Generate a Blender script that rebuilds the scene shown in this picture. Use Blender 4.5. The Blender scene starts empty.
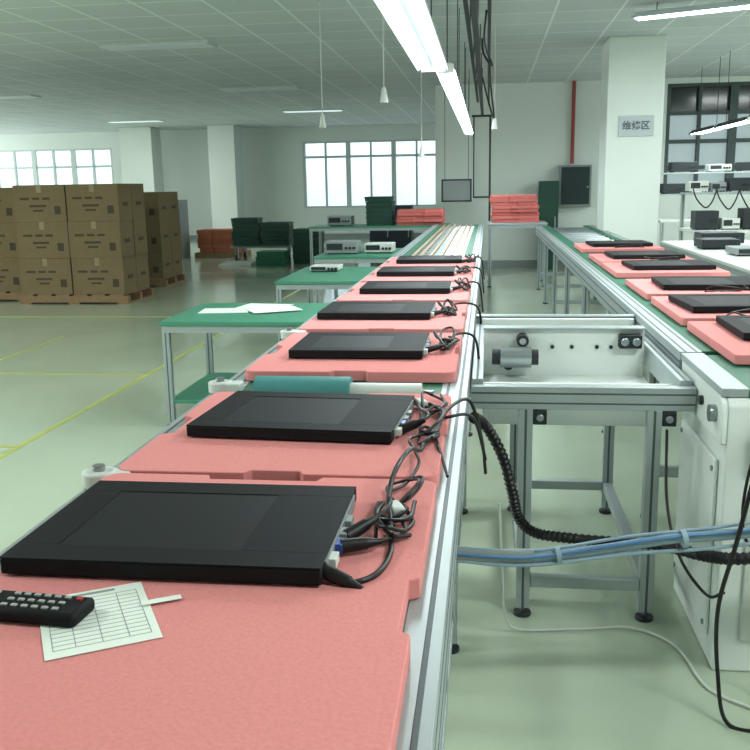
import bpy, bmesh, math, random
from mathutils import Vector, Matrix
random.seed(7)
C=bpy.context.scene.collection
scn=bpy.context.scene
scn.view_settings.view_transform='Standard'
scn.view_settings.exposure=.27
scn.view_settings.gamma=.93

# ---------------------------------------------------------------- materials
def lin(c):
    return tuple(((v/255)/12.92 if v/255<=.04045 else ((v/255+.055)/1.055)**2.4) for v in c)
def mat(name,rgb,rough=.5,metal=0.,var=0.,scale=8.,emis=0.,bump=0.,ecol=None,coat=0.,spec=.5):
    m=bpy.data.materials.new(name); m.use_nodes=True
    nt=m.node_tree; p=nt.nodes['Principled BSDF']
    c=lin(rgb)
    p.inputs['Base Color'].default_value=(*c,1)
    p.inputs['Roughness'].default_value=rough
    p.inputs['Metallic'].default_value=metal
    p.inputs['Coat Weight'].default_value=coat
    p.inputs['Specular IOR Level'].default_value=spec
    if emis>0:
        p.inputs['Emission Color'].default_value=(*(lin(ecol) if ecol else c),1)
        p.inputs['Emission Strength'].default_value=emis
    tc=nt.nodes.new('ShaderNodeTexCoord')
    nz=nt.nodes.new('ShaderNodeTexNoise'); nz.inputs['Scale'].default_value=scale
    nz.inputs['Detail'].default_value=4
    nt.links.new(tc.outputs['Object'],nz.inputs['Vector'])
    if var>0:
        mx=nt.nodes.new('ShaderNodeMix'); mx.data_type='RGBA'
        mx.inputs[6].default_value=(*[v*(1-var) for v in c],1)
        mx.inputs[7].default_value=(*[min(1,v*(1+var)) for v in c],1)
        nt.links.new(nz.outputs['Fac'],mx.inputs[0]); nt.links.new(mx.outputs[2],p.inputs['Base Color'])
    if bump>0:
        b=nt.nodes.new('ShaderNodeBump'); b.inputs['Strength'].default_value=bump; b.inputs['Distance'].default_value=.002
        nt.links.new(nz.outputs['Fac'],b.inputs['Height']); nt.links.new(b.outputs['Normal'],p.inputs['Normal'])
    return m
M=dict(
 pink=mat('pink_foam',(214,141,139),.92,var=.12,scale=170,bump=.35,spec=.15),
 pink2=mat('pink_foam_dark',(204,118,112),.95,var=.10,scale=60,bump=.2,spec=.2),
 orange=mat('orange_foam',(170,104,78),.9,var=.15),
 black=mat('black_housing',(23,25,28),.64,var=.12,scale=200,spec=.22),
 screen=mat('black_screen',(26,28,31),.58,spec=.28),
 cable=mat('black_rubber',(15,15,17),.45),
 alu=mat('aluminium',(164,173,174),.42,.35,var=.06,scale=20),
 alud=mat('aluminium_groove',(86,96,98),.5,.3),
 steel=mat('steel',(155,163,165),.3,.75),
 white=mat('white_enamel',(220,226,222),.45,var=.03),
 offw=mat('offwhite_plastic',(198,204,198),.5),
 green=mat('green_bench_mat',(72,138,112),.5,var=.10,scale=30),
 greenb=mat('green_belt',(36,102,78),.55,var=.1,scale=40),
 teal=mat('teal_roller',(76,138,138),.4,var=.1),
 dgreen=mat('dark_green_plastic',(28,70,58),.5),
 carton=mat('brown_cardboard',(122,107,82),.9,var=.10,scale=12,spec=.2),
 cartond=mat('cardboard_print',(74,65,49),.85),
 tape=mat('packing_tape',(138,124,97),.4),
 wood=mat('pallet_wood',(132,108,80),.8,var=.2,scale=25),
 brown=mat('cream_guide_strip',(172,156,128),.5,var=.15),
 paper=mat('white_paper',(222,228,220),.8),
 ink=mat('grey_ink',(142,150,148),.8),
 blue=mat('blue_hose',(88,130,172),.4),
 bgrey=mat('pale_blue_pipe',(146,166,180),.35,var=.1,scale=30),
 dark=mat('dark_metal',(44,50,54),.5,.2,var=.1),
 navy=mat('navy_panel',(36,48,64),.5),
 grey=mat('grey_device',(134,142,142),.5,var=.05),
 red=mat('red_paint',(144,56,54),.5),
 btn=mat('rubber_key',(160,163,159),.6),
 btnr=mat('red_key',(180,50,50),.6),
 vga=mat('blue_connector',(50,80,160),.4),
 tube=mat('fluorescent_tube',(235,248,255),.4,emis=14,ecol=(225,245,255)),
 troff=mat('lamp_diffuser',(220,235,240),.4,emis=.6,ecol=(215,232,240)),
 troffd=mat('unlit_lamp_diffuser',(204,211,213),.4,emis=.03,ecol=(215,232,240)),
 frame=mat('window_frame_white',(188,198,194),.5),
 framed=mat('window_frame_dark',(62,76,76),.5),
 glassm=mat('pale_window_glass',(116,132,132),.35,emis=.42,ecol=(188,206,210)),
 glassd=mat('dark_glass',(42,56,56),.12),
 reflector=mat('lamp_reflector',(200,212,214),.4,var=.02),
 yellow=mat('yellow_floor_paint',(176,182,108),.4,var=.15,scale=14),
 sign=mat('sign_board',(174,184,188),.5),
 signt=mat('sign_ink',(78,86,98),.6),
)
def daylight():
    m=bpy.data.materials.new('daylit_frosted_glass'); m.use_nodes=True
    nt=m.node_tree; p=nt.nodes['Principled BSDF']
    tc=nt.nodes.new('ShaderNodeTexCoord'); sp=nt.nodes.new('ShaderNodeSeparateXYZ')
    r=nt.nodes.new('ShaderNodeValToRGB')
    nz=nt.nodes.new('ShaderNodeTexNoise'); nz.inputs['Scale'].default_value=1.5
    nt.links.new(tc.outputs['Object'],nz.inputs['Vector'])
    nt.links.new(tc.outputs['Generated'],sp.inputs[0])
    ad=nt.nodes.new('ShaderNodeMath'); ad.operation='MULTIPLY_ADD'
    nt.links.new(nz.outputs['Fac'],ad.inputs[0]); ad.inputs[1].default_value=.25
    nt.links.new(sp.outputs['Z'],ad.inputs[2]); nt.links.new(ad.outputs[0],r.inputs[0])
    r.color_ramp.elements[0].color=(*lin((192,210,222)),1); r.color_ramp.elements[1].color=(*lin((220,238,255)),1)
    p.inputs['Base Color'].default_value=(.5,.5,.5,1)
    nt.links.new(r.outputs[0],p.inputs['Emission Color']); p.inputs['Emission Strength'].default_value=1.1
    return m
M['day']=daylight()
def floor_mat():
    m=bpy.data.materials.new('green_epoxy_floor'); m.use_nodes=True
    nt=m.node_tree; p=nt.nodes['Principled BSDF']
    tc=nt.nodes.new('ShaderNodeTexCoord')
    n1=nt.nodes.new('ShaderNodeTexNoise'); n1.inputs['Scale'].default_value=.6; n1.inputs['Detail'].default_value=5
    n2=nt.nodes.new('ShaderNodeTexNoise'); n2.inputs['Scale'].default_value=60
    nt.links.new(tc.outputs['Object'],n1.inputs['Vector']); nt.links.new(tc.outputs['Object'],n2.inputs['Vector'])
    r=nt.nodes.new('ShaderNodeValToRGB')
    r.color_ramp.elements[0].position=.3; r.color_ramp.elements[0].color=(*lin((168,180,160)),1)
    r.color_ramp.elements[1].position=.7; r.color_ramp.elements[1].color=(*lin((184,196,176)),1)
    nt.links.new(n1.outputs['Fac'],r.inputs[0]); nt.links.new(r.outputs[0],p.inputs['Base Color'])
    mr=nt.nodes.new('ShaderNodeMapRange'); mr.inputs[3].default_value=.08; mr.inputs[4].default_value=.18
    nt.links.new(n2.outputs['Fac'],mr.inputs[0]); nt.links.new(mr.outputs[0],p.inputs['Roughness'])
    p.inputs['Specular IOR Level'].default_value=.75
    b=nt.nodes.new('ShaderNodeBump'); b.inputs['Strength'].default_value=.05
    nt.links.new(n1.outputs['Fac'],b.inputs['Height']); nt.links.new(b.outputs['Normal'],p.inputs['Normal'])
    return m
M['floor']=floor_mat()
def ceil_mat():
    m=bpy.data.materials.new('ceiling_tiles'); m.use_nodes=True
    nt=m.node_tree; p=nt.nodes['Principled BSDF']
    tc=nt.nodes.new('ShaderNodeTexCoord'); br=nt.nodes.new('ShaderNodeTexBrick')
    br.offset=0; br.squash=1
    br.inputs['Scale'].default_value=1; br.inputs['Brick Width'].default_value=.6; br.inputs['Row Height'].default_value=.6
    br.inputs['Mortar Size'].default_value=.012
    br.inputs['Color1'].default_value=(*lin((199,205,205)),1); br.inputs['Color2'].default_value=(*lin((191,198,199)),1)
    br.inputs['Mortar'].default_value=(*lin((226,231,231)),1)
    nt.links.new(tc.outputs['Object'],br.inputs['Vector']); nt.links.new(br.outputs['Color'],p.inputs['Base Color'])
    p.inputs['Roughness'].default_value=.8
    return m
M['ceil']=ceil_mat()
M['wall']=mat('white_wall_paint',(210,217,212),.7,var=.03,scale=2)

# ---------------------------------------------------------------- mesh builder
class MB:
    def __init__(s): s.bm=bmesh.new(); s.m=[]
    def mi(s,m):
        m=M[m] if isinstance(m,str) else m
        if m not in s.m: s.m.append(m)
        return s.m.index(m)
    def _f(s,vs,m,rev=False):
        try:
            f=s.bm.faces.new(vs[::-1] if rev else vs); f.material_index=m; return f
        except ValueError: return None
    def box(s,c,d,m,rz=0.,rx=0.,ry=0.):
        k=s.mi(m); x,y,z=[v/2 for v in d]
        R=Matrix.Rotation(rz,3,'Z')@Matrix.Rotation(ry,3,'Y')@Matrix.Rotation(rx,3,'X'); c=Vector(c)
        v=[s.bm.verts.new(c+R@Vector(p)) for p in [(-x,-y,-z),(x,-y,-z),(x,y,-z),(-x,y,-z),(-x,-y,z),(x,-y,z),(x,y,z),(-x,y,z)]]
        for f in [(0,3,2,1),(4,5,6,7),(0,1,5,4),(1,2,6,5),(2,3,7,6),(3,0,4,7)]: s._f([v[i] for i in f],k)
        return s
    def b2(s,x0,x1,y0,y1,z0,z1,m): return s.box(((x0+x1)/2,(y0+y1)/2,(z0+z1)/2),(abs(x1-x0),abs(y1-y0),abs(z1-z0)),m)
    def cyl(s,p,q,r,m,seg=16,r2=None):
        k=s.mi(m); p=Vector(p);q=Vector(q); r2=r if r2 is None else r2
        d=(q-p).normalized(); a=d.orthogonal().normalized(); b=d.cross(a)
        A=[s.bm.verts.new(p+(a*math.cos(t)+b*math.sin(t))*r) for t in [2*math.pi*i/seg for i in range(seg)]]
        B=[s.bm.verts.new(q+(a*math.cos(t)+b*math.sin(t))*r2) for t in [2*math.pi*i/seg for i in range(seg)]]
        for i in range(seg):
            f=s._f([A[i],A[(i+1)%seg],B[(i+1)%seg],B[i]],k)
            if f: f.smooth=True
        s._f(A,k,True); s._f(B,k)
        return s
    def tube(s,pts,r,m,seg=8,sub=8,ribs=0.):
        k=s.mi(m); P=[Vector(p) for p in pts]
        if len(P)>2:
            Q=[]; E=[2*P[0]-P[1]]+P+[2*P[-1]-P[-2]]
            for i in range(1,len(E)-2):
                for j in range(sub):
                    t=j/sub;a,b,c,d=E[i-1:i+3]
                    Q.append(.5*((2*b)+(c-a)*t+(2*a-5*b+4*c-d)*t*t+(3*b-a-3*c+d)*t**3))
            Q.append(P[-1]); P=Q
        n=None; rings=[]
        for i,p in enumerate(P):
            d=(P[min(i+1,len(P)-1)]-P[max(i-1,0)]).normalized()
            if n is None: n=d.orthogonal().normalized()
            n=(n-d*n.dot(d)).normalized(); b=d.cross(n)
            rr=r*(1-ribs*(i%2))
            rings.append([s.bm.verts.new(p+(n*math.cos(t)+b*math.sin(t))*rr) for t in [2*math.pi*j/seg for j in range(seg)]])
        for A,B in zip(rings,rings[1:]):
            for i in range(seg):
                f=s._f([A[i],A[(i+1)%seg],B[(i+1)%seg],B[i]],k)
                if f: f.smooth=True
        s._f(rings[0],k,True); s._f(rings[-1],k)
        return s
    def prism(s,out,lo,hi,m,axis='Z'):
        k=s.mi(m)
        def P(a,b,h): return (a,b,h) if axis=='Z' else ((h,a,b) if axis=='X' else (a,h,b))
        A=[s.bm.verts.new(P(a,b,lo)) for a,b in out]; B=[s.bm.verts.new(P(a,b,hi)) for a,b in out]
        n=len(out)
        for i in range(n): s._f([A[i],A[(i+1)%n],B[(i+1)%n],B[i]],k)
        s._f(A,k,True); s._f(B,k)
        return s
    def obj(s,name,parent=None,loc=(0,0,0),rz=0.,bevel=0.,label=None,cat=None,group=None,kind=None):
        bmesh.ops.recalc_face_normals(s.bm,faces=s.bm.faces[:])
        me=bpy.data.meshes.new(name); s.bm.to_mesh(me); s.bm.free()
        for m in s.m: me.materials.append(m)
        try: me.set_sharp_from_angle(angle=math.radians(45))
        except Exception: pass
        o=bpy.data.objects.new(name,me); C.objects.link(o)
        o.location=loc; o.rotation_euler=(0,0,rz)
        if parent: o.parent=parent
        if bevel:
            b=o.modifiers.new('bevel','BEVEL'); b.width=bevel; b.segments=2; b.limit_method='ANGLE'
        tag(o,label,cat,group,kind); return o
def tag(o,label=None,cat=None,group=None,kind=None):
    if label: o['label']=label
    if cat: o['category']=cat
    if group: o['group']=group
    if kind: o['kind']=kind
def thing(name,label,cat,loc=(0,0,0),rz=0.,group=None):
    o=bpy.data.objects.new(name,None); o.empty_display_size=.1; C.objects.link(o)
    o.location=loc; o.rotation_euler=(0,0,rz); tag(o,label,cat,group); return o
def copy_tree(o,loc,rz=None,label=None):
    n=o.copy(); C.objects.link(n); n.location=loc
    if rz is not None: n.rotation_euler=(0,0,rz)
    if label: n['label']=label
    def rec(src,dst):
        for ch in [c for c in bpy.data.objects if c.parent==src]:
            k=ch.copy(); C.objects.link(k); k.parent=dst; rec(ch,k)
    rec(o,n); return n
def area(name,loc,sx,sy,e,col=(.94,1,.975),parent=None):
    l=bpy.data.lights.new(name,'AREA'); l.shape='RECTANGLE'; l.size=sx; l.size_y=sy; l.energy=e; l.color=col
    o=bpy.data.objects.new(name,l); C.objects.link(o); o.location=loc
    if parent: o.parent=parent
    return o

# ---------------------------------------------------------------- room
ZC=2.9
def st(mb,name): return mb.obj(name,kind='structure')
st(MB().b2(-14.5,8,-3,24.2,-.1,0,'floor'),'floor')
st(MB().b2(-14.5,8,-3,24.2,ZC,ZC+.1,'ceil'),'ceiling')
def side_wall(name,x0,x1,y0,y1,zt):  # unseen wall, strip openings shaped to let world light in
    mb=MB().b2(x0,x1,y0,y1,0,.75,'wall').b2(x0,x1,y0,y1,zt,ZC,'wall')
    y=y0
    while y<y1: mb.b2(x0,x1,y,min(y+.4,y1),.75,zt,'wall'); y+=4.4
    return st(mb,name)
side_wall('wall_left',-14.6,-14.5,-3,24.2,2.75)
side_wall('wall_right',8,8.1,-3,15.2,1.6)
st(MB().b2(-14.5,8,-3.1,-3,0,ZC,'wall'),'wall_front')  # unseen wall behind the camera, added to block world light from there
def wall_with_holes(name,y,t,x0,x1,holes):
    mb=MB(); xs=x0
    for (a,b,z0,z1) in sorted(holes):
        mb.b2(xs,a,y,y+t,0,ZC,'wall'); mb.b2(a,b,y,y+t,0,z0,'wall')
        if z1<ZC: mb.b2(a,b,y,y+t,z1,ZC,'wall')
        xs=b
    mb.b2(xs,x1,y,y+t,0,ZC,'wall')
    return st(mb,name)
W1=(-4.85,-1.25,.80,2.52); W2=(-13.5,-10.1,1.35,2.48)
wall_with_holes('wall_back',24,.2,-14.5,-.75,[W1,W2])
WR=(2.75,6.8,1.15,2.82)
wall_with_holes('wall_back_right',15,.2,-.75,8,[WR])
st(MB().b2(-.85,-.75,15,24.2,0,ZC,'wall'),'wall_return')
def window(name,y,w,nx,rows,glass,fr='frame'):
    x0,x1,z0,z1=w
    zs=[z0]+sorted(rows)+[z1]
    gl=glass if isinstance(glass,list) else [glass]*(len(zs)-1)
    mb=MB()
    for a,b,g_ in zip(zs,zs[1:],gl): mb.b2(x0,x1,y+.12,y+.13,a,b,g_)
    f=.05
    mb.b2(x0,x1,y+.03,y+.11,z0,z0+f,fr).b2(x0,x1,y+.03,y+.11,z1-f,z1,fr)
    for i in range(nx+1):
        x=x0+(x1-x0)*i/nx; ww=.12 if i%2==0 else .05
        mb.b2(x-ww/2,x+ww/2,y+.02,y+.11,z0,z1,fr)
    for r in rows: mb.b2(x0,x1,y+.04,y+.11,r-.03,r+.03,fr)
    return mb.obj(name,kind='structure')
window('window_1',24,W1,6,[2.12],'day')
window('window_2',24,W2,6,[2.0],'day')
window('window_3',15,WR,8,[1.55,1.95,2.38],['glassm','glassm','glassm','glassd'],'framed')
st(MB().b2(-14.5,-.85,23.97,24,0,.12,'grey'),'baseboard_back')
st(MB().b2(-.75,8,14.97,15,0,.12,'grey'),'baseboard_right')
def column(x0,x1,y0,y1,label):
    mb=MB().b2(x0,x1,y0,y1,0,ZC,'wall'); mb.b2(x0-.01,x1+.01,y0-.01,y1+.01,0,.12,'grey')
    return mb.obj('column',kind='structure',bevel=.01,label=label)
column(1.30,1.91,10.6,11.2,'white square structural column')
column(-6.98,-6.3,22.6,23.3,'white square structural column')
column(-9.3,-8.45,22.6,23.3,'wide white structural column')
mk=[(-2.53,-2.49,-1,21),(-4.0,-3.965,1,8),(-14,-2.5,6.30,6.34),(-14,-2.5,9.3,9.345),(-14,-2.5,4.4,4.435)]
for i,(a,b,c,d) in enumerate(mk):
    st(MB().b2(a,b,c,d,0,.0015+.0004*i,'yellow'),'trim_%d'%(i+1))
sg=thing('wall_sign','pale grey sign plate with dark characters on the column','sign',(1.62,10.592,1.95))
MB().box((0,0,0),(.38,.012,.22),'sign').obj('board',sg,bevel=.002)
tx=bpy.data.curves.new('lettering','FONT'); tx.body='维修区'; tx.size=.10; tx.align_x='CENTER'; tx.align_y='CENTER'; tx.extrude=.001; tx.offset=.002
to=bpy.data.objects.new('lettering_source',tx); C.objects.link(to)
bpy.context.view_layer.update()
tm=bpy.data.meshes.new_from_object(to.evaluated_get(bpy.context.evaluated_depsgraph_get()))
bpy.data.objects.remove(to)
tm.materials.clear(); tm.materials.append(M['signt'])
to=bpy.data.objects.new('lettering',tm); C.objects.link(to); to.parent=sg; to.location=(0,-.008,0); to.rotation_euler=(math.pi/2,0,0)

# ---------------------------------------------------------------- ceiling lamps
def troffer(x,y,lx,ly,e):
    t=thing('ceiling_lamp','recessed fluorescent ceiling panel lamp' if e else 'unlit recessed ceiling panel lamp','lamp',(x,y,ZC),group='recessed ceiling lamps')
    MB().b2(-lx/2-.03,lx/2+.03,-ly/2-.03,ly/2+.03,-.02,0,'frame').obj('lamp_frame',t)
    MB().b2(-lx/2,lx/2,-ly/2,ly/2,-.026,-.018,'troff' if e else 'troffd').obj('diffuser',t)
    if e: area('ceiling_light',(0,0,-.03),lx,ly,e,parent=t)
for x,y,e in [(-3.6,10,0),(-3.6,19,35),(-3.6,14.6,0),(-8,20.5,40),(-8,14.6,0),
              (1.8,4.6,80),(4.5,7,90),(4.5,11.5,80),(-3.6,1.5,80),(1.8,.8,60),(-6.5,2.6,120),(-7.5,6,130)]:  # lamps in this row are out of view, added to light the room
    troffer(x,y,1.2,.3,e)

# ---------------------------------------------------------------- hanging line lamps
def hang_lamp(x,y0,L,z,wd=.10,group='lamps hanging over the assembly line',dark=False,e=16,rz=0.):
    t=thing('fluorescent_lamp','long twin tube fluorescent lamp hanging on wires','lamp',(x,y0,z),rz,group=group)
    a=wd
    pro=[(-a,.0),(-a*.55,.05),(a*.55,.05),(a,.0),(a-.005,-.005),(a*.52,.04),(-a*.52,.04),(-a+.005,-.005)]
    mb=MB(); mb.prism(pro,0,L,'dark' if dark else 'reflector','Y'); mb.obj('reflector',t)
    for xx in (-a*.55,a*.55):
        MB().cyl((xx,.03,.005),(xx,L-.03,.005),.013,'tube').obj('tube',t)
    for yy in (.015,L-.015):
        MB().b2(-a*.75,a*.75,yy-.012,yy+.012,-.010,.045,'white').obj('end_cap',t,bevel=.003)
    for yy in (.2,L-.2):
        MB().cyl((0,yy,.05),(0,yy,ZC-z),.004,'dark',6).obj('hanger',t)
    MB().b2(-.012,.012,.03,L-.03,.012,.040,'reflector').obj('ballast_cover',t)
    for sx in (-1,1):
        area('lamp_light',(sx*a*.55,L/2,-.010),.018,L*.93,e/2,parent=t)
    return t
hang_lamp(-.345,2.9,3.0,2.05,.10,e=20)
for y in (5.95,8.40,10.85): hang_lamp(-.27,y,2.43,2.05,.065,e=15)
for y in (10.9,12.4): hang_lamp(2.95,y,1.42,2.0,group='lamps hanging over the benches',dark=True,e=12)
hang_lamp(2.25,8.38,1.05,2.78,.10,group='slanting lamps under the ceiling',e=36,rz=math.atan2(.69,.31))
for k,(x,z,wd) in enumerate([(-.09,2.36,.04),(.00,2.50,.025),(-.16,2.55,.03)]):
    tr=thing('cable_track','dark cable track hung under the ceiling above the line','cable track',(x,0,z),group='cable tracks above the line')
    MB().b2(-wd/2,wd/2,2.5,13.9,-.02,.02,'dark').obj('track',tr,bevel=.004)
    for y in (3.5+k*.3,5.5+k*.4,7.5+k*.3,9.5+k*.3,11.5+k*.2,13+k*.1): MB().cyl((0,y,.02),(0,y,ZC-z),.006,'dark',6).obj('hanger',tr)
MB().tube([(-.02,6.5,2.5),(-.03,6.5,2.3),(.02,6.55,2.15),(-.04,6.7,2.25),(-.05,6.8,2.36)],.008,'cable',8,8).obj('black_cable',label='black cable drooping from the overhead tracks',cat='cable')
MB().tube([(.0,8.6,2.48),(.02,8.6,2.2),(.05,8.7,1.95),(.0,8.9,2.1),(-.06,9.0,2.34)],.008,'cable',8,8).obj('black_cable',label='black cable drooping from the overhead tracks',cat='cable')
g=thing('overhead_frame','dark aluminium frame standing at the end of the line','frame',(0,13.6,0))
MB().b2(.01,.04,-.015,.015,0,2.30,'dark').obj('post',g,bevel=.003)
MB().b2(-.22,-.20,-.015,.015,1.15,2.30,'dark').obj('post',g,bevel=.003)
MB().b2(-.24,.06,-.02,.02,2.30,2.33,'dark').obj('crossbar',g,bevel=.003)
MB().b2(-.20,.01,-.012,.012,1.15,1.175,'dark').obj('crossbar',g,bevel=.003)
bd=thing('hanging_board','grey framed board hanging over the end of the line','board',(-.48,14.2,1.26))
MB().b2(-.22,.22,-.012,.012,-.16,.16,'grey').obj('panel',bd)
mb=MB()
for a in (-.22,.22): mb.b2(a-.012,a+.012,-.018,.018,-.17,.17,'dark')
for a in (-.16,.16): mb.b2(-.23,.23,-.018,.018,a-.012,a+.012,'dark')
mb.obj('frame',bd)
for a in (-.18,.18): MB().cyl((a,0,.17),(a,0,ZC-1.26),.004,'dark',6).obj('hanger',bd)
def pull(x,y,z):
    t=thing('pull_switch','white pull switch hanging on a thin cord','switch',(x,y,z),group='pull switches')
    MB().cyl((0,0,.05),(0,0,ZC-z),.005,'offw',6).obj('cord',t)
    MB().cyl((0,0,-.06),(0,0,.05),.032,'offw',12,.016).obj('switch_body',t,bevel=.003)
for p in [(-1.45,8.1,1.92),(-.78,7.0,2.02),(-.75,10.5,1.72),(.06,9.5,1.95)]: pull(*p)

# ---------------------------------------------------------------- conveyor lines
RT=.81
def leg_mesh(mb,x,y,z0,z1,s=.04):
    mb.b2(x-s/2,x+s/2,y-s/2,y+s/2,z0+.03,z1,'alu')
    mb.b2(x-.004,x+.004,y-s/2-.0008,y-s/2+.002,z0+.03,z1,'alud')
    mb.b2(x+s/2-.002,x+s/2+.0008,y-.004,y+.004,z0+.03,z1,'alud')
    mb.cyl((x,y,z0),(x,y,z0+.012),.028,'dark',14); mb.cyl((x,y,z0+.012),(x,y,z0+.035),.008,'steel',8)
def profile_bar(mb,x0,x1,y0,y1,z0,z1):
    mb.b2(x0,x1,y0,y1,z0,z1,'alu')
    zc=(z0+z1)/2
    for zz in (zc-.022,zc+.022):
        mb.b2(x1-.002,x1+.0006,y0,y1,zz-.004,zz+.004,'alud'); mb.b2(x0-.0006,x0+.002,y0,y1,zz-.004,zz+.004,'alud')
    xc=(x0+x1)/2
    for xx in (xc-.017,xc+.017): mb.b2(xx-.004,xx+.004,y0,y1,z1-.002,z1+.0006,'alud')
def line(name,label,x0,x1,y0,y1,legs,rollers,bw=.06):
    t=thing(name,label,'conveyor',(x0,y0,0))
    w=x1-x0; L=y1-y0
    for a in (0,w-.07):
        mb=MB(); profile_bar(mb,a,a+.07,0,L,.70,RT-.0008); mb.obj('rail',t,bevel=.002)
    for a,b in ((.07,.07+bw),(w-.13,w-.07)):
        MB().b2(a,b,0.02,L-.02,RT-.015,RT-.003,'greenb').obj('belt',t)
    MB().b2(.07,w-.07,0.02,L-.02,.69,.70,'dark').obj('drip_tray',t)
    for a in legs:
        for xx in (.04,w-.05):
            mb=MB(); leg_mesh(mb,xx,a-y0,0,.70); mb.obj('leg',t,bevel=.002)
        MB().b2(.06,w-.07,a-y0-.018,a-y0+.018,.18,.22,'alu').obj('crossbar',t,bevel=.002)
        MB().b2(.06,w-.07,a-y0-.018,a-y0+.018,.62,.66,'alu').obj('crossbar',t,bevel=.002)
    MB().b2(w-.068,w-.032,.1,L-.1,.182,.218,'alu').obj('lower_rail',t,bevel=.002)
    for a in rollers:
        MB().cyl((.07+bw,a-y0,.775),(w-.13,a-y0,.775),.030,'steel' if a>6.9 else 'teal',20).cyl((.07,a-y0,.775),(w-.07,a-y0,.775),.01,'steel',8).obj('roller',t)
    return t
LX0,LX1=-.74,-.05
L1=line('conveyor_line','long aluminium assembly line with green belts and rollers',LX0,LX1,-.4,12.7,
   [.1,1.25,2.45,3.6,4.8,6.0,7.4,8.8,10.2,11.6,12.5],[.65,1.53,3.18,4.05,4.9,5.75,6.6]+[7+.3*i for i in range(18)])
MB().cyl((.12,2.73,.805),(.38,2.73,.805),.046,'teal',24).cyl((.38,2.73,.805),(.57,2.73,.805),.030,'offw',24).cyl((.09,2.73,.805),(.60,2.73,.805),.012,'steel',10).obj('belt_drum',L1)
for a in (.16,.22,.30,.38,.46,.52):
    MB().b2(a-.012,a+.012,7.1,13.0,RT-.012,RT+.003,'brown').obj('guide_strip',L1)
L2=line('conveyor_line','long aluminium conveyor carrying pink foam pallets beside the main line',.62,1.35,2.96,12.0,
   [3.6,4.9,6.2,7.6,9.0,10.4,11.8],[3.1+.3*i for i in range(9)]+[5.9+.35*i for i in range(17)],.10)
for y in (1.53,2.31,3.18):
    b=thing('roller_bracket','small white plastic roller bracket on the conveyor rail','bracket',(-.715,y,RT),group='roller brackets')
    MB().cyl((0,0,0),(0,0,.03),.032,'offw',18).box((.03,0,.015),(.06,.05,.026),'offw').obj('bracket_body',b,bevel=.004)
    MB().cyl((0,0,.03),(0,0,.04),.012,'steel',10).obj('bolt',b)

# ---------------------------------------------------------------- foam pallets
def pallet_outline(w,l,notch=(.19,.40),plain=False):
    r=.03; o=[]
    def arc(cx,cy,a0,a1,rr=r,n=5):
        for i in range(n+1):
            a=math.radians(a0+(a1-a0)*i/n); o.append((cx+rr*math.cos(a),cy+rr*math.sin(a)))
    a,b=notch
    if plain:
        r=.015
        arc(r,r,180,270,r); arc(w-r,r,270,360,r); arc(w-r,l-r,0,90,r); arc(r,l-r,90,180,r); return o
    arc(r,r,180,270); o.extend([(a+.06,0),(a+.07,.018),(b-.048,.018),(b-.04,0)])
    arc(w-r,r,270,360); o.extend([(w,l*.42),(w-.015,l*.43),(w-.015,l*.57),(w,l*.58)])
    arc(w-r,l-r,0,90); o.extend([(b,l),(b-.008,l-.022),(a+.008,l-.022),(a,l)])
    arc(r,l-r,90,180); o.extend([(0,l*.62),(.025,l*.60),(.025,l*.40),(0,l*.38)])
    return o
def pallet(x,y,w,l,group,label='pink foam pallet with notched edges on the conveyor',plain=False):
    return MB().prism(pallet_outline(w,l,plain=plain),0,.03,'pink').obj('foam_pallet',loc=(x,y,RT),bevel=.002,label=label,cat='foam pallet',group=group)
PG='pink foam pallets on the main line'
PY=[(.55,1.52),(1.535,2.19),(2.45,3.14),(3.22,3.98),(4.06,4.83),(4.91,5.68),(5.76,6.55)]
for a,b in PY: pallet(-.69,a,.605,b-a,PG)
PG2='pink foam pallets on the side line'
for a in (2.74,3.50,4.28,5.30,6.08,7.25): pallet(.735,a,.63,.68,PG2,'plain pink foam pallet lying on the conveyor',True)

# ---------------------------------------------------------------- monitors
def monitor(x,y,rz,label,group,w=.43,l=.285):
    t=thing('lcd_monitor',label,'monitor',(x,y,.84),rz,group)
    MB().b2(0,w,0,l,.003,.026,'black').obj('housing',t,bevel=.003)
    mb=MB(); b=.050; rb=.12; lb=.06
    mb.b2(0,w,0,b,.026,.0280,'black').b2(0,w,l-b,l,.026,.0280,'black').b2(0,lb,b,l-b,.026,.0280,'black').b2(w-rb,w,b,l-b,.026,.0280,'black')
    mb.obj('bezel',t,bevel=.0006)
    MB().b2(lb,w-rb,b,l-b,.0255,.0268,'screen').obj('screen',t)
    MB().b2(w-.001,w+.002,.03,l-.03,.005,.0245,'grey').obj('connector_panel',t)
    for yy,m in ((.06,'offw'),(.11,'vga'),(.15,'grey'),(.20,'grey')):
        MB().b2(w+.001,w+.012,yy-.014,yy+.014,.007,.021,m).obj('port',t,bevel=.001)
    for fx in (.03,w-.03):
        for fy in (.03,l-.03): MB().cyl((fx,fy,0),(fx,fy,.005),.012,'cable',10).obj('foot',t)
    return t
MG='monitors on the main line'
ml='black widescreen lcd monitor lying face up on a pink foam pallet'
m1=monitor(-.652,1.068,0,ml,MG,.442,.325)
for (x,y,r,s,q) in [(-.622,1.755,-.065,.985,1),(-.596,2.63,0,.92,1.05),(-.66,3.44,-.01,1,1.1),(-.61,4.28,.01,.98,1.1),(-.63,5.13,0,1,1.1),(-.60,5.97,.02,.98,1.1)]:
    n=copy_tree(m1,(x,y,.84),r); n.scale=(s,q,1)
mr=monitor(.83,4.40,-.03,'large black lcd monitor lying face up on pink foam','monitors on the side line',.47,.40)
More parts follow.
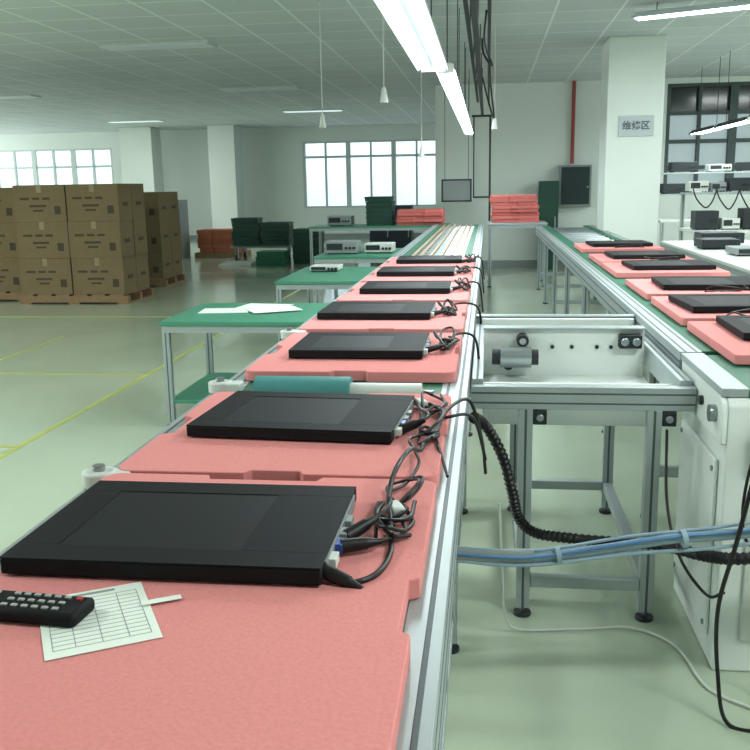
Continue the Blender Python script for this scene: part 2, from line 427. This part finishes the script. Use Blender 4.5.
for (x,y,r) in [(.80,3.62,.05),(.82,2.98,-.02),(.85,5.42,.04),(.84,6.22,.03),(.84,7.42,.05)]:
    copy_tree(mr,(x,y,.84),r)

# ---------------------------------------------------------------- cables on the pallets
def cable(label,pts,r=.0035,plug=True,group='power cables on the pallets',m='cable'):
    t=thing('power_cable',label,'cable',pts[0],0,group)
    o=Vector(pts[0]); P=[Vector(p)-o for p in pts]
    MB().tube(P,r,m,8,8).obj('cord',t)
    if plug:
        a=P[0]; d=(P[1]-P[0]).normalized()
        MB().cyl(a-d*.005,a+d*.032,.011,m,10,.009).cyl(a+d*.032,a+d*.052,.008,m,10,.004).obj('plug',t)
    return t
Z=.844
cable('black power cord plugged into a monitor and looping over pink foam',[(-.205,1.09,.853),(-.175,1.08,Z),(-.143,1.11,Z),(-.132,1.18,Z),(-.140,1.26,.852),(-.152,1.35,.868),(-.148,1.43,.888),(-.132,1.52,.895),(-.120,1.60,.87),(-.120,1.72,.85),(-.10,1.86,.85),(-.085,2.0,.85),(-.04,2.12,.84),(-.01,2.2,.72),(.0,2.3,.6)],.0042)
cable('black signal cable coiled beside a monitor',[(-.196,1.178,.854),(-.16,1.19,.855),(-.13,1.23,.850),(-.110,1.30,Z),(-.13,1.35,.848),(-.165,1.36,.852),(-.165,1.29,.858),(-.135,1.22,.856),(-.11,1.25,Z)],.0035)
cable('black signal cable running along the pallet edge',[(-.196,1.218,.854),(-.17,1.24,.865),(-.145,1.30,.872),(-.155,1.39,.86),(-.135,1.47,.85),(-.12,1.56,.856),(-.135,1.66,.85),(-.15,1.72,.856),(-.12,1.78,.85),(-.10,1.76,Z),(-.09,1.70,.842),(-.07,1.60,.82)],.003)
cable('black power cord tangled behind a monitor',[(-.172,1.80,.854),(-.14,1.80,.868),(-.12,1.84,.875),(-.14,1.90,.872),(-.150,1.98,.86),(-.13,2.04,.85),(-.10,1.97,.85),(-.09,1.94,.845),(-.03,1.98,.835),(.0,2.1,.70)],.0038)
def tangle(x,y,n,sx,sy,seed,r=.0035,up=.03):
    rd=random.Random(seed); a=rd.uniform(0,6.28); P=[]
    for i in range(n):
        a+=rd.uniform(.9,1.7); k=rd.uniform(.5,1)
        P.append((x+sx*k*math.cos(a),y+sy*k*math.sin(a),Z+rd.choice([0,0,.008,.015,up*.7,up])*rd.uniform(.5,1)))
    cable('black cable bundled in loops beside a monitor',P,r,False,'cable bundles beside the monitors')
tangle(-.143,1.33,9,.042,.07,1,.0035); tangle(-.14,1.25,8,.035,.06,2,.003); tangle(-.135,1.42,8,.035,.07,12,.0028)
tangle(-.120,1.88,10,.032,.12,3,.0035); tangle(-.125,2.04,9,.038,.10,4,.0032); tangle(-.12,1.76,8,.028,.10,5,.003)
for k,(x,y) in enumerate([(-.18,2.73),(-.21,3.52),(-.17,4.37),(-.19,5.2),(-.16,6.0)]):
    cable('black power cord draped beside a monitor',[(x,y,.854),(x+.03,y+.01,.86),(x+.05,y+.08,.86),(x+.02,y+.14,.87),(x+.01,y+.18,.88),(x+.04,y+.05,.87),(x+.06,y+.02,.852),(x+.07,y+.12,.85),(x+.075,y+.25,.86),(-.04,y+.3,.84),(-.02,y+.32,.7)],.0045)
    tangle(x+.06,y+.12,8,.04,.13,20+k,.0045,.045); tangle(x+.05,y+.18,8,.04,.14,40+k,.004,.045)
for k,(x,y) in enumerate([(.92,3.54),(1.0,4.33),(1.05,6.14),(1.0,7.34)]):
    tangle(x+.1,y-.0,8,.13,.035,60+k,.0035,.03)
for (x,y) in [(-.14,1.33),(-.15,2.03)]:
    MB().box((0,0,.011),(.022,.04,.018),'offw',rz=.4).obj('cable_adapter',loc=(x,y,.843),bevel=.004,label='small white plastic adapter among the cables',cat='adapter',group='white adapters')

# ---------------------------------------------------------------- remote control
rc=thing('remote_control','black infrared remote control with grey and coloured keys','remote control',(-.582,.966,.84),math.radians(-5))
MB().box((0,0,.010),(.205,.054,.018),'black').obj('body',rc,bevel=.006)
key=MB().box((0,0,0),(.008,.0055,.003),'btn').obj('button',rc,loc=(-.08,-.015,.0200),bevel=.001)
keyr=MB().cyl((0,0,-.002),(0,0,.002),.004,'btnr',12).obj('button',rc,loc=(.088,.014,.0195))
for i in range(12):
    for j in range(3):
        if i==0 and j==0: continue
        if i in (5,) : continue
        k=key.copy(); C.objects.link(k); k.location=(-.08+.0138*i,-.015+.015*j,.0200)
t=thing('paper_form','white printed form sheet lying on pink foam','paper',(-.468,.962,.8405),math.radians(30))
MB().box((0,0,.0006),(.13,.165,.0008),'paper').obj('sheet',t)
mb=MB()
for i in range(13): mb.box((0,-.065+.0105*i,.0011),(.11,.0010,.0002),'ink')
for a in (-.055,-.03,.0,.03,.055): mb.box((a,-.002,.0011),(.0010,.127,.0002),'ink')
mb.box((0,.073,.0011),(.06,.006,.0002),'ink')
mb.obj('printed_table',t)
MB().box((0,0,.0006),(.05,.012,.0008),'paper').obj('paper_strip',loc=(-.405,1.012,.8425),rz=.5,label='small strip of white paper on pink foam',cat='paper')

# ---------------------------------------------------------------- transfer conveyor between the lines
tc=thing('transfer_conveyor','aluminium cross transfer unit with white side plates joining two lines','conveyor',(0,2.7,0))
def crossbeam(y,z0,z1,nm='beam',m='alu'):
    mb=MB(); mb.b2(-.045,.615,y-.02,y+.02,z0,z1,m)
    zc=(z0+z1)/2
    for zz in (zc-.015,zc+.015): mb.b2(-.045,.615,y-.0208,y-.018,zz-.003,zz+.003,'alud')
    return mb.obj(nm,tc,bevel=.002)
crossbeam(0,.68,.75); crossbeam(1.17,.75,.80)
MB().b2(-.012,.568,.62,.64,.64,.825,'white').obj('side_plate',tc,bevel=.003)
MB().b2(-.012,.568,.60,.66,.825,.833,'alu').obj('plate_flange',tc,bevel=.002)
MB().b2(-.012,.568,.10,.115,.60,.735,'white').obj('side_plate',tc,bevel=.003)
MB().b2(-.012,.568,.115,.62,.64,.652,'white').obj('under_tray',tc)
MB().b2(-.02,.61,1.12,1.14,.60,.79,'white').obj('side_plate',tc,bevel=.003)
for x in (-.03,.59):
    mb=MB(); mb.b2(x-.015,x+.02,.02,1.14,.69,.765,'alu'); mb.b2(x-.002,x+.006,.02,1.14,.7645,.7658,'alud'); mb.obj('beam',tc,bevel=.002)
for x in (.12,.50):
    for y in (0,.95):
        mb=MB(); leg_mesh(mb,x,y,0,.68,.042); mb.obj('leg',tc,bevel=.002)
        MB().box((x+.042,y,.655),(.042,.04,.045),'dark').cyl((x+.042,y-.028,.655),(x+.042,y,.655),.012,'steel',10).obj('corner_bracket',tc,bevel=.003)
    MB().b2(x-.018,x+.018,.03,.93,.10,.136,'alu').obj('brace',tc,bevel=.002)
for y in (0,.95): MB().b2(.142,.478,y-.016,y+.016,.10,.136,'alu').obj('brace',tc,bevel=.002)
MB().cyl((.05,.54,.735),(.16,.54,.735),.038,'steel',20).cyl((.16,.54,.735),(.185,.54,.735),.028,'dark',20).cyl((.02,.54,.735),(.05,.54,.735),.028,'dark',20).obj('motor',tc)
MB().cyl((.13,.62,.79),(.13,.56,.79),.022,'dark',20).cyl((.13,.56,.79),(.13,.55,.79),.012,'steel',20).obj('pulley',tc)
MB().cyl((.08,.62,.695),(.08,.585,.695),.018,'dark',20).obj('pulley',tc)
MB().box((.515,.60,.785),(.08,.04,.05),'dark').cyl((.495,.58,.785),(.495,.57,.785),.015,'steel',14).cyl((.535,.58,.785),(.535,.57,.785),.015,'steel',14).obj('bearing_block',tc,bevel=.004)
for x in (.24,.31,.40,.45): MB().cyl((x,.62,.76),(x,.61,.76),.007,'dark',10).obj('bolt',tc)

# ---------------------------------------------------------------- head unit of the side line
hu=thing('drive_cabinet','white sheet metal drive cabinet at the end of the side line','cabinet',(.62,2.30,0))
pro=[(.10,0),(.64,0),(.64,.785),(.13,.785),(.112,.78),(.10,.765)]
MB().prism(pro,.015,.74,'white','X').obj('body',hu,bevel=.006)
MB().prism([(.10,.66),(.62,.66),(.62,.79),(.14,.79),(.11,.775),(.10,.75)],.0,.0145,'white','X').obj('side_plate',hu,bevel=.003)
MB().cyl((.0,.17,.73),(-.018,.17,.73),.024,'steel',18).obj('shaft_cover',hu)
MB().cyl((.0,.32,.73),(-.010,.32,.73),.014,'dark',12).obj('bolt',hu)
MB().b2(.08,.66,.090,.099,.10,.50,'offw').obj('door',hu,bevel=.004)
MB().cyl((.12,.078,.30),(.12,.089,.30),.012,'dark',12).obj('lock',hu)
MB().b2(.08,.18,.07,.099,.60,.70,'grey').cyl((.13,.085,.60),(.13,.085,.575),.012,'dark',12).obj('junction_box',hu,bevel=.003)
MB().b2(.003,.014,.16,.60,.08,.60,'white').obj('side_cover',hu,bevel=.003)
for a in (.18,.58):
    for z in (.11,.57): MB().cyl((.003,a,z),(-.002,a,z),.008,'steel',10).obj('screw',hu)
MB().b2(.07,.72,.12,.62,.786,.806,'greenb').obj('belt',hu)
MB().b2(.0,.07,.12,.64,.786,.809,'alu').obj('rail',hu,bevel=.002)

# ---------------------------------------------------------------- hoses and cables by the lines
MB().tube([(-.035,2.50,.70),(.0,2.56,.66),(.05,2.58,.56),(.08,2.58,.45),(.10,2.58,.37),(.15,2.58,.325),(.25,2.57,.315),(.38,2.55,.315),(.50,2.50,.33),(.58,2.38,.355),(.64,2.30,.38),(.75,2.26,.405),(.88,2.24,.41)],.0175,'cable',12,14,ribs=.22).obj('corrugated_hose',label='thick black corrugated hose dropping and crossing to the cabinet',cat='hose')
ap=thing('air_pipe','bundle of pale blue air tubes sagging between the lines','pipe',(0,2.12,.445))
MB().tube([(-.10,0,0),(.1,0,-.004),(.30,.02,.018),(.45,.02,.05),(.65,.03,.07),(.95,.05,.13)],.0135,'bgrey',12,8).obj('pipe',ap)
MB().tube([(-.10,-.016,.008),(.1,-.018,.004),(.28,.0,.030),(.46,.004,.062),(.65,.012,.084),(.95,.03,.14)],.0045,'blue',8,8).obj('air_tube',ap)
MB().tube([(-.10,-.012,-.010),(.1,-.014,-.018),(.35,.006,.012),(.55,.008,.034),(.7,.016,.058),(.95,.03,.105)],.005,'bgrey',8,8).obj('air_tube',ap)
MB().tube([(-.10,.005,.016),(.12,.0,.016),(.35,.02,.052),(.6,.03,.086),(.95,.05,.152)],.0045,'bgrey',8,8).obj('air_tube',ap)
for x,z in ((.18,.006),(.48,.054)): MB().cyl((x-.006,x*.03-.004,z-.001),(x+.006,x*.03-.003,z+.001),.022,'bgrey',12).obj('cable_tie',ap)
MB().tube([(-.10,0,0),(.0,0,-.003),(.12,.002,.0)],.019,'grey',12,6).obj('pipe_sleeve',ap)
MB().cyl((-.115,0,0),(-.075,0,.0),.026,'dark',16).obj('flange',ap)
def loose(name,label,pts,r,m):
    return MB().tube(pts,r,m,8,8).obj(name,label=label,cat='cable')
loose('white_cable','thin white cable lying on the floor under the transfer unit',[(.04,2.48,.45),(.05,2.5,.25),(.065,2.55,.06),(.12,2.58,.008),(.3,2.60,.008),(.45,2.62,.008),(.56,2.52,.008),(.60,2.30,.008),(.70,2.2,.008)],.004,'offw')
loose('black_cable','black cable hanging down beside the white cabinet',[(.80,2.36,.82),(.70,2.2,.82),(.64,2.13,.70),(.60,2.12,.5),(.58,2.17,.3),(.59,2.17,.12),(.61,2.13,.01),(.70,2.1,.006)],.0055,'cable')
loose('black_cable','thin black cable hanging down beside the white cabinet',[(.86,2.36,.82),(.74,2.12,.80),(.67,2.07,.70),(.645,2.05,.5),(.64,2.08,.34),(.66,2.06,.15),(.70,2.02,.01),(.80,2.0,.006)],.004,'cable')
loose('black_cable','thin black cable hanging in front of the white cabinet',[(.77,2.36,.60),(.74,2.30,.52),(.72,2.29,.3),(.71,2.3,.15),(.74,2.25,.01),(.85,2.2,.006)],.004,'cable')
loose('black_cable','thin black cable looping over the white cabinet',[(.90,2.30,.84),(.78,2.22,.86),(.70,2.22,.80),(.66,2.25,.66),(.655,2.28,.50),(.69,2.28,.42),(.80,2.24,.46)],.004,'cable')
loose('black_cable','thin black cable drooping below the cross unit',[(.53,2.65,.63),(.50,2.45,.48),(.52,2.35,.36),(.57,2.25,.30),(.60,2.2,.33)],.0042,'cable')

# ---------------------------------------------------------------- green work tables
def table(x0,x1,y0,y1,z,label,shelf=True,top='green',nm='work_table'):
    t=thing(nm,label,'table',((x0+x1)/2,(y0+y1)/2,0))
    w=(x1-x0)/2; l=(y1-y0)/2
    MB().b2(-w,w,-l,l,z-.025,z,top).obj('tabletop',t,bevel=.003)
    mb=MB()
    mb.b2(-w+.01,w-.01,-l+.01,-l+.05,z-.065,z-.025,'alu').b2(-w+.01,w-.01,l-.05,l-.01,z-.065,z-.025,'alu')
    mb.b2(-w+.01,-w+.05,-l+.05,l-.05,z-.065,z-.025,'alu').b2(w-.05,w-.01,-l+.05,l-.05,z-.065,z-.025,'alu'); mb.obj('apron',t)
    for sx in (-1,1):
        for sy in (-1,1):
            mb=MB(); leg_mesh(mb,sx*(w-.03),sy*(l-.03),0,z-.065); mb.obj('leg',t,bevel=.002)
    if shelf: MB().b2(-w+.02,w-.02,-l+.02,l-.02,.14,.16,top).obj('shelf',t,bevel=.002)
    return t
table(-1.84,-.86,4.85,5.68,.62,'low workbench with green top and aluminium legs beside the line')
table(-1.68,-.86,7.0,8.3,.62,'low workbench with green top and aluminium legs',False)
table(-1.75,-.9,9.0,10.2,.66,'workbench with green top carrying instruments',False)
table(-2.6,-.55,13.1,13.9,.78,'green topped workbench holding pink foam slabs',False)
for i,(x,y,r) in enumerate([(-1.58,5.30,.1),(-1.38,5.48,-.2),(-1.28,5.3,.5)]):
    MB().box((0,0,.002),(.30,.21,.003),'paper').obj('paper_sheet',loc=(x,y,.62+.0032*i),rz=r,label='white paper sheet lying on the green workbench',cat='paper',group='paper sheets on the bench')

# ---------------------------------------------------------------- carton stacks
def carton_mesh(w,l,h):
    mb=MB(); mb.b2(0,w,0,l,0,h,'carton')
    mb.b2(w/2-.03,w/2+.03,-.001,l+.001,h-.02,h+.0012,'tape').b2(w/2-.03,w/2+.03,-.0012,.001,h-.09,h,'tape')
    for (a,b) in [(.12,.30),(.36,.5),(.56,.7)]: mb.b2(w*a,w*b,-.002,0,h*.60,h*.66,'cartond')
    mb.b2(w*.3,w*.62,-.002,0,h*.40,h*.46,'cartond').b2(w*.36,w*.56,-.002,0,h*.28,h*.33,'cartond')
    mb.b2(w*.78,w*.9,-.002,0,h*.2,h*.42,'cartond')
    mb.b2(w,w+.002,l*.3,l*.7,h*.4,h*.5,'cartond')
    return mb
def wpal(x,y,w,l):
    mb=MB()
    n=6
    for i in range(n): mb.b2(x+w*i/n,x+w*(i+.75)/n,y,y+l,.10,.12,'wood')
    for f in (0,.45,.9): mb.b2(x,x+w,y+l*f,y+l*f+.09*l,.02,.10,'wood')
    for f in (0,.45,.9): mb.b2(x+w*f,x+w*f+.1*w,y,y+l,0,.02,'wood')
    return mb.obj('wooden_pallet',label='wooden shipping pallet carrying cardboard cartons',cat='pallet',group='shipping pallets')
def stack(x,y,nx,ny,nz,w,l,h,g):
    wpal(x-.03,y,nx*w+.06,ny*l+.03)
    src=None
    for i in range(nx):
        for j in range(ny):
            for k in range(nz):
                loc=(x+i*w+random.uniform(0,.01),y+j*l+random.uniform(0,.01),.121+k*h)
                if src is None:
                    src=carton_mesh(w-.012,l-.012,h-.002).obj('cardboard_box',loc=loc,bevel=.006,label='brown cardboard carton with printed marks stacked on a pallet',cat='box',group=g)
                else:
                    o=src.copy(); C.objects.link(o); o.location=loc
stack(-5.66,10.4,2,2,3,.66,.42,.437,'cartons on the first pallet')
stack(-7.10,10.7,2,2,3,.66,.42,.43,'cartons on the second pallet')
stack(-5.87,12.3,2,2,3,.66,.42,.40,'cartons on the third pallet')
stack(-7.6,12.5,2,2,3,.66,.42,.41,'cartons on the fourth pallet')

# ---------------------------------------------------------------- foam slab stacks
def slabs(x,y,z,w,l,n,g,m='pink2',th=.045):
    for i in range(n):
        MB().prism(pallet_outline(w,l,(w*.3,w*.65)),0,th-.002,m).obj('foam_slab',loc=(x+random.uniform(-.03,.03),y+random.uniform(-.02,.02),z+i*th),rz=random.uniform(-.04,.04),bevel=.004,label='pink foam slab in a stack' if m=='pink2' else 'orange-brown foam slab in a stack',cat='foam slab',group=g)
slabs(-1.30,13.2,.78,.68,.6,5,'foam slabs piled on the bench')
slabs(0.05,12.35,.84,.62,.6,8,'foam slabs stacked on the aluminium stand')
table(-.0,.78,12.1,12.9,.84,'aluminium stand carrying a tall stack of foam slabs',False,'alu','aluminium_stand')
slabs(-5.75,17.6,.10,.8,.6,5,'orange foam slabs on the floor','orange',.09)
MB().b2(-5.8,-4.85,17.5,18.3,0,.10,'wood').obj('wooden_pallet',bevel=.004,label='low wooden pallet under the foam slabs',cat='pallet')

# ---------------------------------------------------------------- background equipment
def cabinet(x,y,z,w,l,h,m,label,doors=2,nm='storage_cabinet'):
    t=thing(nm,label,'cabinet',(x,y,z))
    MB().b2(0,w,0,l,0,h,m).obj('body',t,bevel=.005)
    for i in range(doors):
        a=w*i/doors+.01; b=w*(i+1)/doors-.01
        MB().b2(a,b,-.012,0,.04,h-.04,m).obj('door',t,bevel=.003)
        MB().b2(b-.05,b-.03,-.03,-.012,h*.45,h*.6,'steel').obj('handle',t,bevel=.002)
    return t
cabinet(-6.70,17.2,0,.75,.5,1.15,'grey','grey metal cabinet standing by the cartons')
cabinet(-2.1,16.2,0,.75,.5,1.0,'navy','dark navy cabinet standing near the windows')
cabinet(.80,14.6,0,.30,.3,1.38,'dgreen','dark green cabinet against the white wall',1)
tl=thing('equipment_trolley','steel trolley loaded with stacked green trays','trolley',(-4.15,16.8,0))
MB().b2(-.6,.6,-.4,.4,.26,.30,'steel').obj('deck',tl,bevel=.004)
for sx in (-.5,.5):
    for sy in (-.3,.3):
        MB().cyl((sx-.02,sy,.07),(sx+.02,sy,.07),.07,'cable',16).b2(sx-.03,sx+.03,sy-.03,sy+.03,.07,.26,'steel').obj('caster',tl)
def tray(x,y,z,w,l,h,m='dgreen'):
    mb=MB(); t_=.02
    mb.b2(0,w,0,l,0,.012,m).b2(0,w,0,t_,.012,h,m).b2(0,w,l-t_,l,.012,h,m).b2(0,t_,t_,l-t_,.012,h,m).b2(w-t_,w,t_,l-t_,.012,h,m)
    mb.b2(-.012,w+.012,-.012,l+.012,h-.02,h-.008,m)
    return mb.obj('stacking_tray',loc=(x+random.uniform(-.015,.015),y,z),label='thin green plastic tray in a stack',cat='tray',group='stacked green trays')
for x,n in ((-4.72,6),(-4.15,5)):
    for i in range(n): tray(x,16.5,.302+.085*i,.5,.38,.08)
for i in range(7): tray(-3.45,15.9,.09*i,.5,.4,.085)
for i in range(3): tray(-4.0,15.4,.09*i,.5,.4,.085,'greenb')
for i in range(6): tray(-1.78,13.3,.78+.07*i,.38,.4,.066)
for (x,y,w_,z) in [(-4.75,15.6,.6,0),(-4.70,15.65,.55,.031),(-2.85,15.3,.6,0),(-2.82,15.32,.55,.031),(-2.85,15.3,.55,.062)]:
    MB().box((w_/2,.2,.015),(w_,.4,.03),'offw').obj('foam_board',loc=(x,y,z),bevel=.004,label='flat pale foam board lying on the floor',cat='board',group='pale boards on the floor')
def instrument(x,y,z,w,l,h,m='grey',label='grey bench instrument with a dark display and knobs'):
    t=thing('bench_instrument',label,'instrument',(x,y,z))
    MB().b2(0,w,0,l,.01,h,m).obj('case',t,bevel=.006)
    MB().b2(w*.06,w*.55,-.004,0,h*.35,h*.85,'dark').obj('display',t)
    for i in range(3): MB().cyl((w*(.66+.12*i),0,h*.5),(w*(.66+.12*i),-.018,h*.5),min(.014,w*.05),'dark',12).obj('knob',t)
    for a in (.1,.9):
        for b in (.2,.8): MB().cyl((w*a,l*b,0),(w*a,l*b,.012),.012,'cable',8).obj('foot',t)
instrument(-1.68,9.3,.66,.34,.3,.13); instrument(-1.28,9.4,.66,.30,.3,.10,'offw','offwhite bench instrument on the green workbench')
instrument(-1.55,7.8,.62,.26,.25,.05,'offw','flat offwhite instrument on the green workbench')
instrument(-2.35,13.3,.78,.35,.35,.14,'grey')
def bench_rack(x0,x1,y0,y1,label,shelves=(1.18,)):
    t=thing('shelf_bench',label,'workbench',(x0,y0,0)); w=x1-x0; l=y1-y0
    MB().b2(0,w,0,l,.80,.83,'offw').obj('worktop',t,bevel=.003)
    zt=max(shelves)+.02
    for sx in (.03,w-.03):
        for sy in (.03,l-.03):
            mb=MB(); leg_mesh(mb,sx,sy,0,.80 if sy<.1 else zt); mb.obj('leg',t,bevel=.002)
    for z in shelves: MB().b2(0,w,l-.32,l,zt-.001 if z+.02==zt else z,zt+.019 if z+.02==zt else z+.02,'alu').obj('shelf',t,bevel=.002)
    MB().b2(0.02,w-.02,.05,l-.05,.25,.27,'offw').obj('lower_shelf',t,bevel=.002)
bench_rack(2.15,3.75,9.9,10.7,'offwhite workbench with a low shelf full of equipment')
bench_rack(4.0,5.6,11.3,12.1,'offwhite workbench with a low shelf full of equipment')
bench_rack(2.3,3.9,12.6,13.4,'offwhite workbench with shelves standing before the windows',(1.15,1.42))
for (x,z,wd,h,m) in [(2.20,1.222,.20,.12,'offw'),(2.43,1.222,.16,.10,'grey'),(2.62,1.222,.22,.15,'dark'),(2.88,1.222,.18,.1,'offw'),(3.1,1.222,.25,.14,'grey'),(3.4,1.222,.28,.16,'dark')]:
    instrument(x,10.45,z,wd,.22,h,m,{'grey':'grey bench instrument on an upper shelf','offw':'offwhite instrument on an upper shelf','dark':'dark instrument on an upper shelf'}[m])
for (x,wd,h,m) in [(2.20,.24,.20,'dark'),(2.48,.18,.12,'offw'),(2.69,.22,.22,'dark'),(2.94,.18,.16,'grey'),(3.16,.24,.1,'offw'),(3.44,.26,.2,'grey')]:
    instrument(x,10.08,.83,wd,.25,h,m,{'grey':'grey instrument on the worktop','offw':'offwhite instrument on the worktop','dark':'dark instrument on the worktop'}[m])
for (x,z,wd,h,m) in [(2.4,1.172,.3,.14,'dark'),(2.8,1.172,.3,.12,'offw'),(3.2,1.172,.34,.16,'grey'),(2.5,1.462,.34,.14,'dark'),(3.0,1.462,.3,.1,'offw'),(3.4,1.462,.3,.12,'dark')]:
    instrument(x,13.1,z,wd,.25,h,m,{'grey':'grey instrument on a shelf','offw':'offwhite instrument on a shelf','dark':'dark instrument on a shelf'}[m])
for k in range(6):
    x=2.22+.24*k
    loose('black_cable','black cable draped between shelf and worktop',[(x,10.36,1.26),(x+.03,10.3,1.15),(x+.12,10.28,1.06-.02*(k%3)),(x+.2,10.34,1.12),(x+.25,10.36,1.26)],.008,'cable')
loose('black_cable','black cable hanging from the ceiling to the shelves',[(2.95,10.52,ZC),(2.98,10.53,2.3),(2.93,10.54,1.8),(2.96,10.56,1.38)],.006,'cable')
instrument(4.2,11.85,1.222,.4,.22,.2); instrument(4.8,11.45,.83,.5,.25,.28,'grey')
table(1.62,2.5,5.6,8.8,.80,'long offwhite side table beside the side line',False,'offw','side_table')
instrument(1.85,8.2,.80,.36,.3,.1,'dark','dark instrument on the side table'); instrument(1.8,6.9,.80,.4,.3,.06,'grey')
instrument(1.72,7.6,.80,.3,.3,.08,'dark','dark instrument on the side table')
for i,(x,y,r) in enumerate([(2.2,7.3,.3),(2.1,8.62,-.2),(1.85,6.4,.1)]):
    MB().box((0,0,.002),(.30,.21,.003),'paper').obj('paper_sheet',loc=(x,y,.80),rz=r,label='white paper sheet lying on the side table',cat='paper',group='paper sheets on the side table')
wb=thing('wall_cabinet','dark glass fronted wall cabinet on the white wall','cabinet',(1.12,14.82,.98))
MB().b2(0,.50,0,.18,0,.64,'grey').obj('body',wb,bevel=.005); MB().b2(.03,.47,-.01,.002,.03,.61,'glassd').obj('door',wb,bevel=.002)
MB().cyl((.44,-.03,.3),(.44,-.01,.3),.015,'steel',10).obj('handle',wb)
MB().tube([(1.32,14.93,ZC),(1.32,14.93,2.2),(1.32,14.93,1.75),(1.32,14.93,1.64)],.03,'red',10,4).obj('fire_pipe',label='red fire water pipe running down the wall',cat='pipe')

# ---------------------------------------------------------------- light / camera
w=bpy.data.worlds.new('world'); scn.world=w; w.use_nodes=True
bg=w.node_tree.nodes['Background']; bg.inputs[0].default_value=(.92,1,.965,1); bg.inputs[1].default_value=4.6

F=900;rho=math.radians(1.0);H=1.35
vx,vy=488-375,375-184
c,s=math.cos(rho),math.sin(rho)
ux=vx*c+vy*s; uy=-vx*s+vy*c
th=math.atan(uy/F); psi=math.atan(ux/F*math.cos(th))
fw=Vector((-math.sin(psi)*math.cos(th),math.cos(psi)*math.cos(th),-math.sin(th)))
r=Vector((math.cos(psi),math.sin(psi),0)); u=r.cross(fw)
R=r*c-u*s; U=r*s+u*c
cam=bpy.data.cameras.new('camera'); co=bpy.data.objects.new('camera',cam); C.objects.link(co)
m=Matrix((R,U,-fw)).transposed().to_4x4(); m.translation=Vector((0,0,H)); co.matrix_world=m
cam.sensor_width=36; cam.lens=36*F/750; cam.clip_start=.05
scn.camera=co
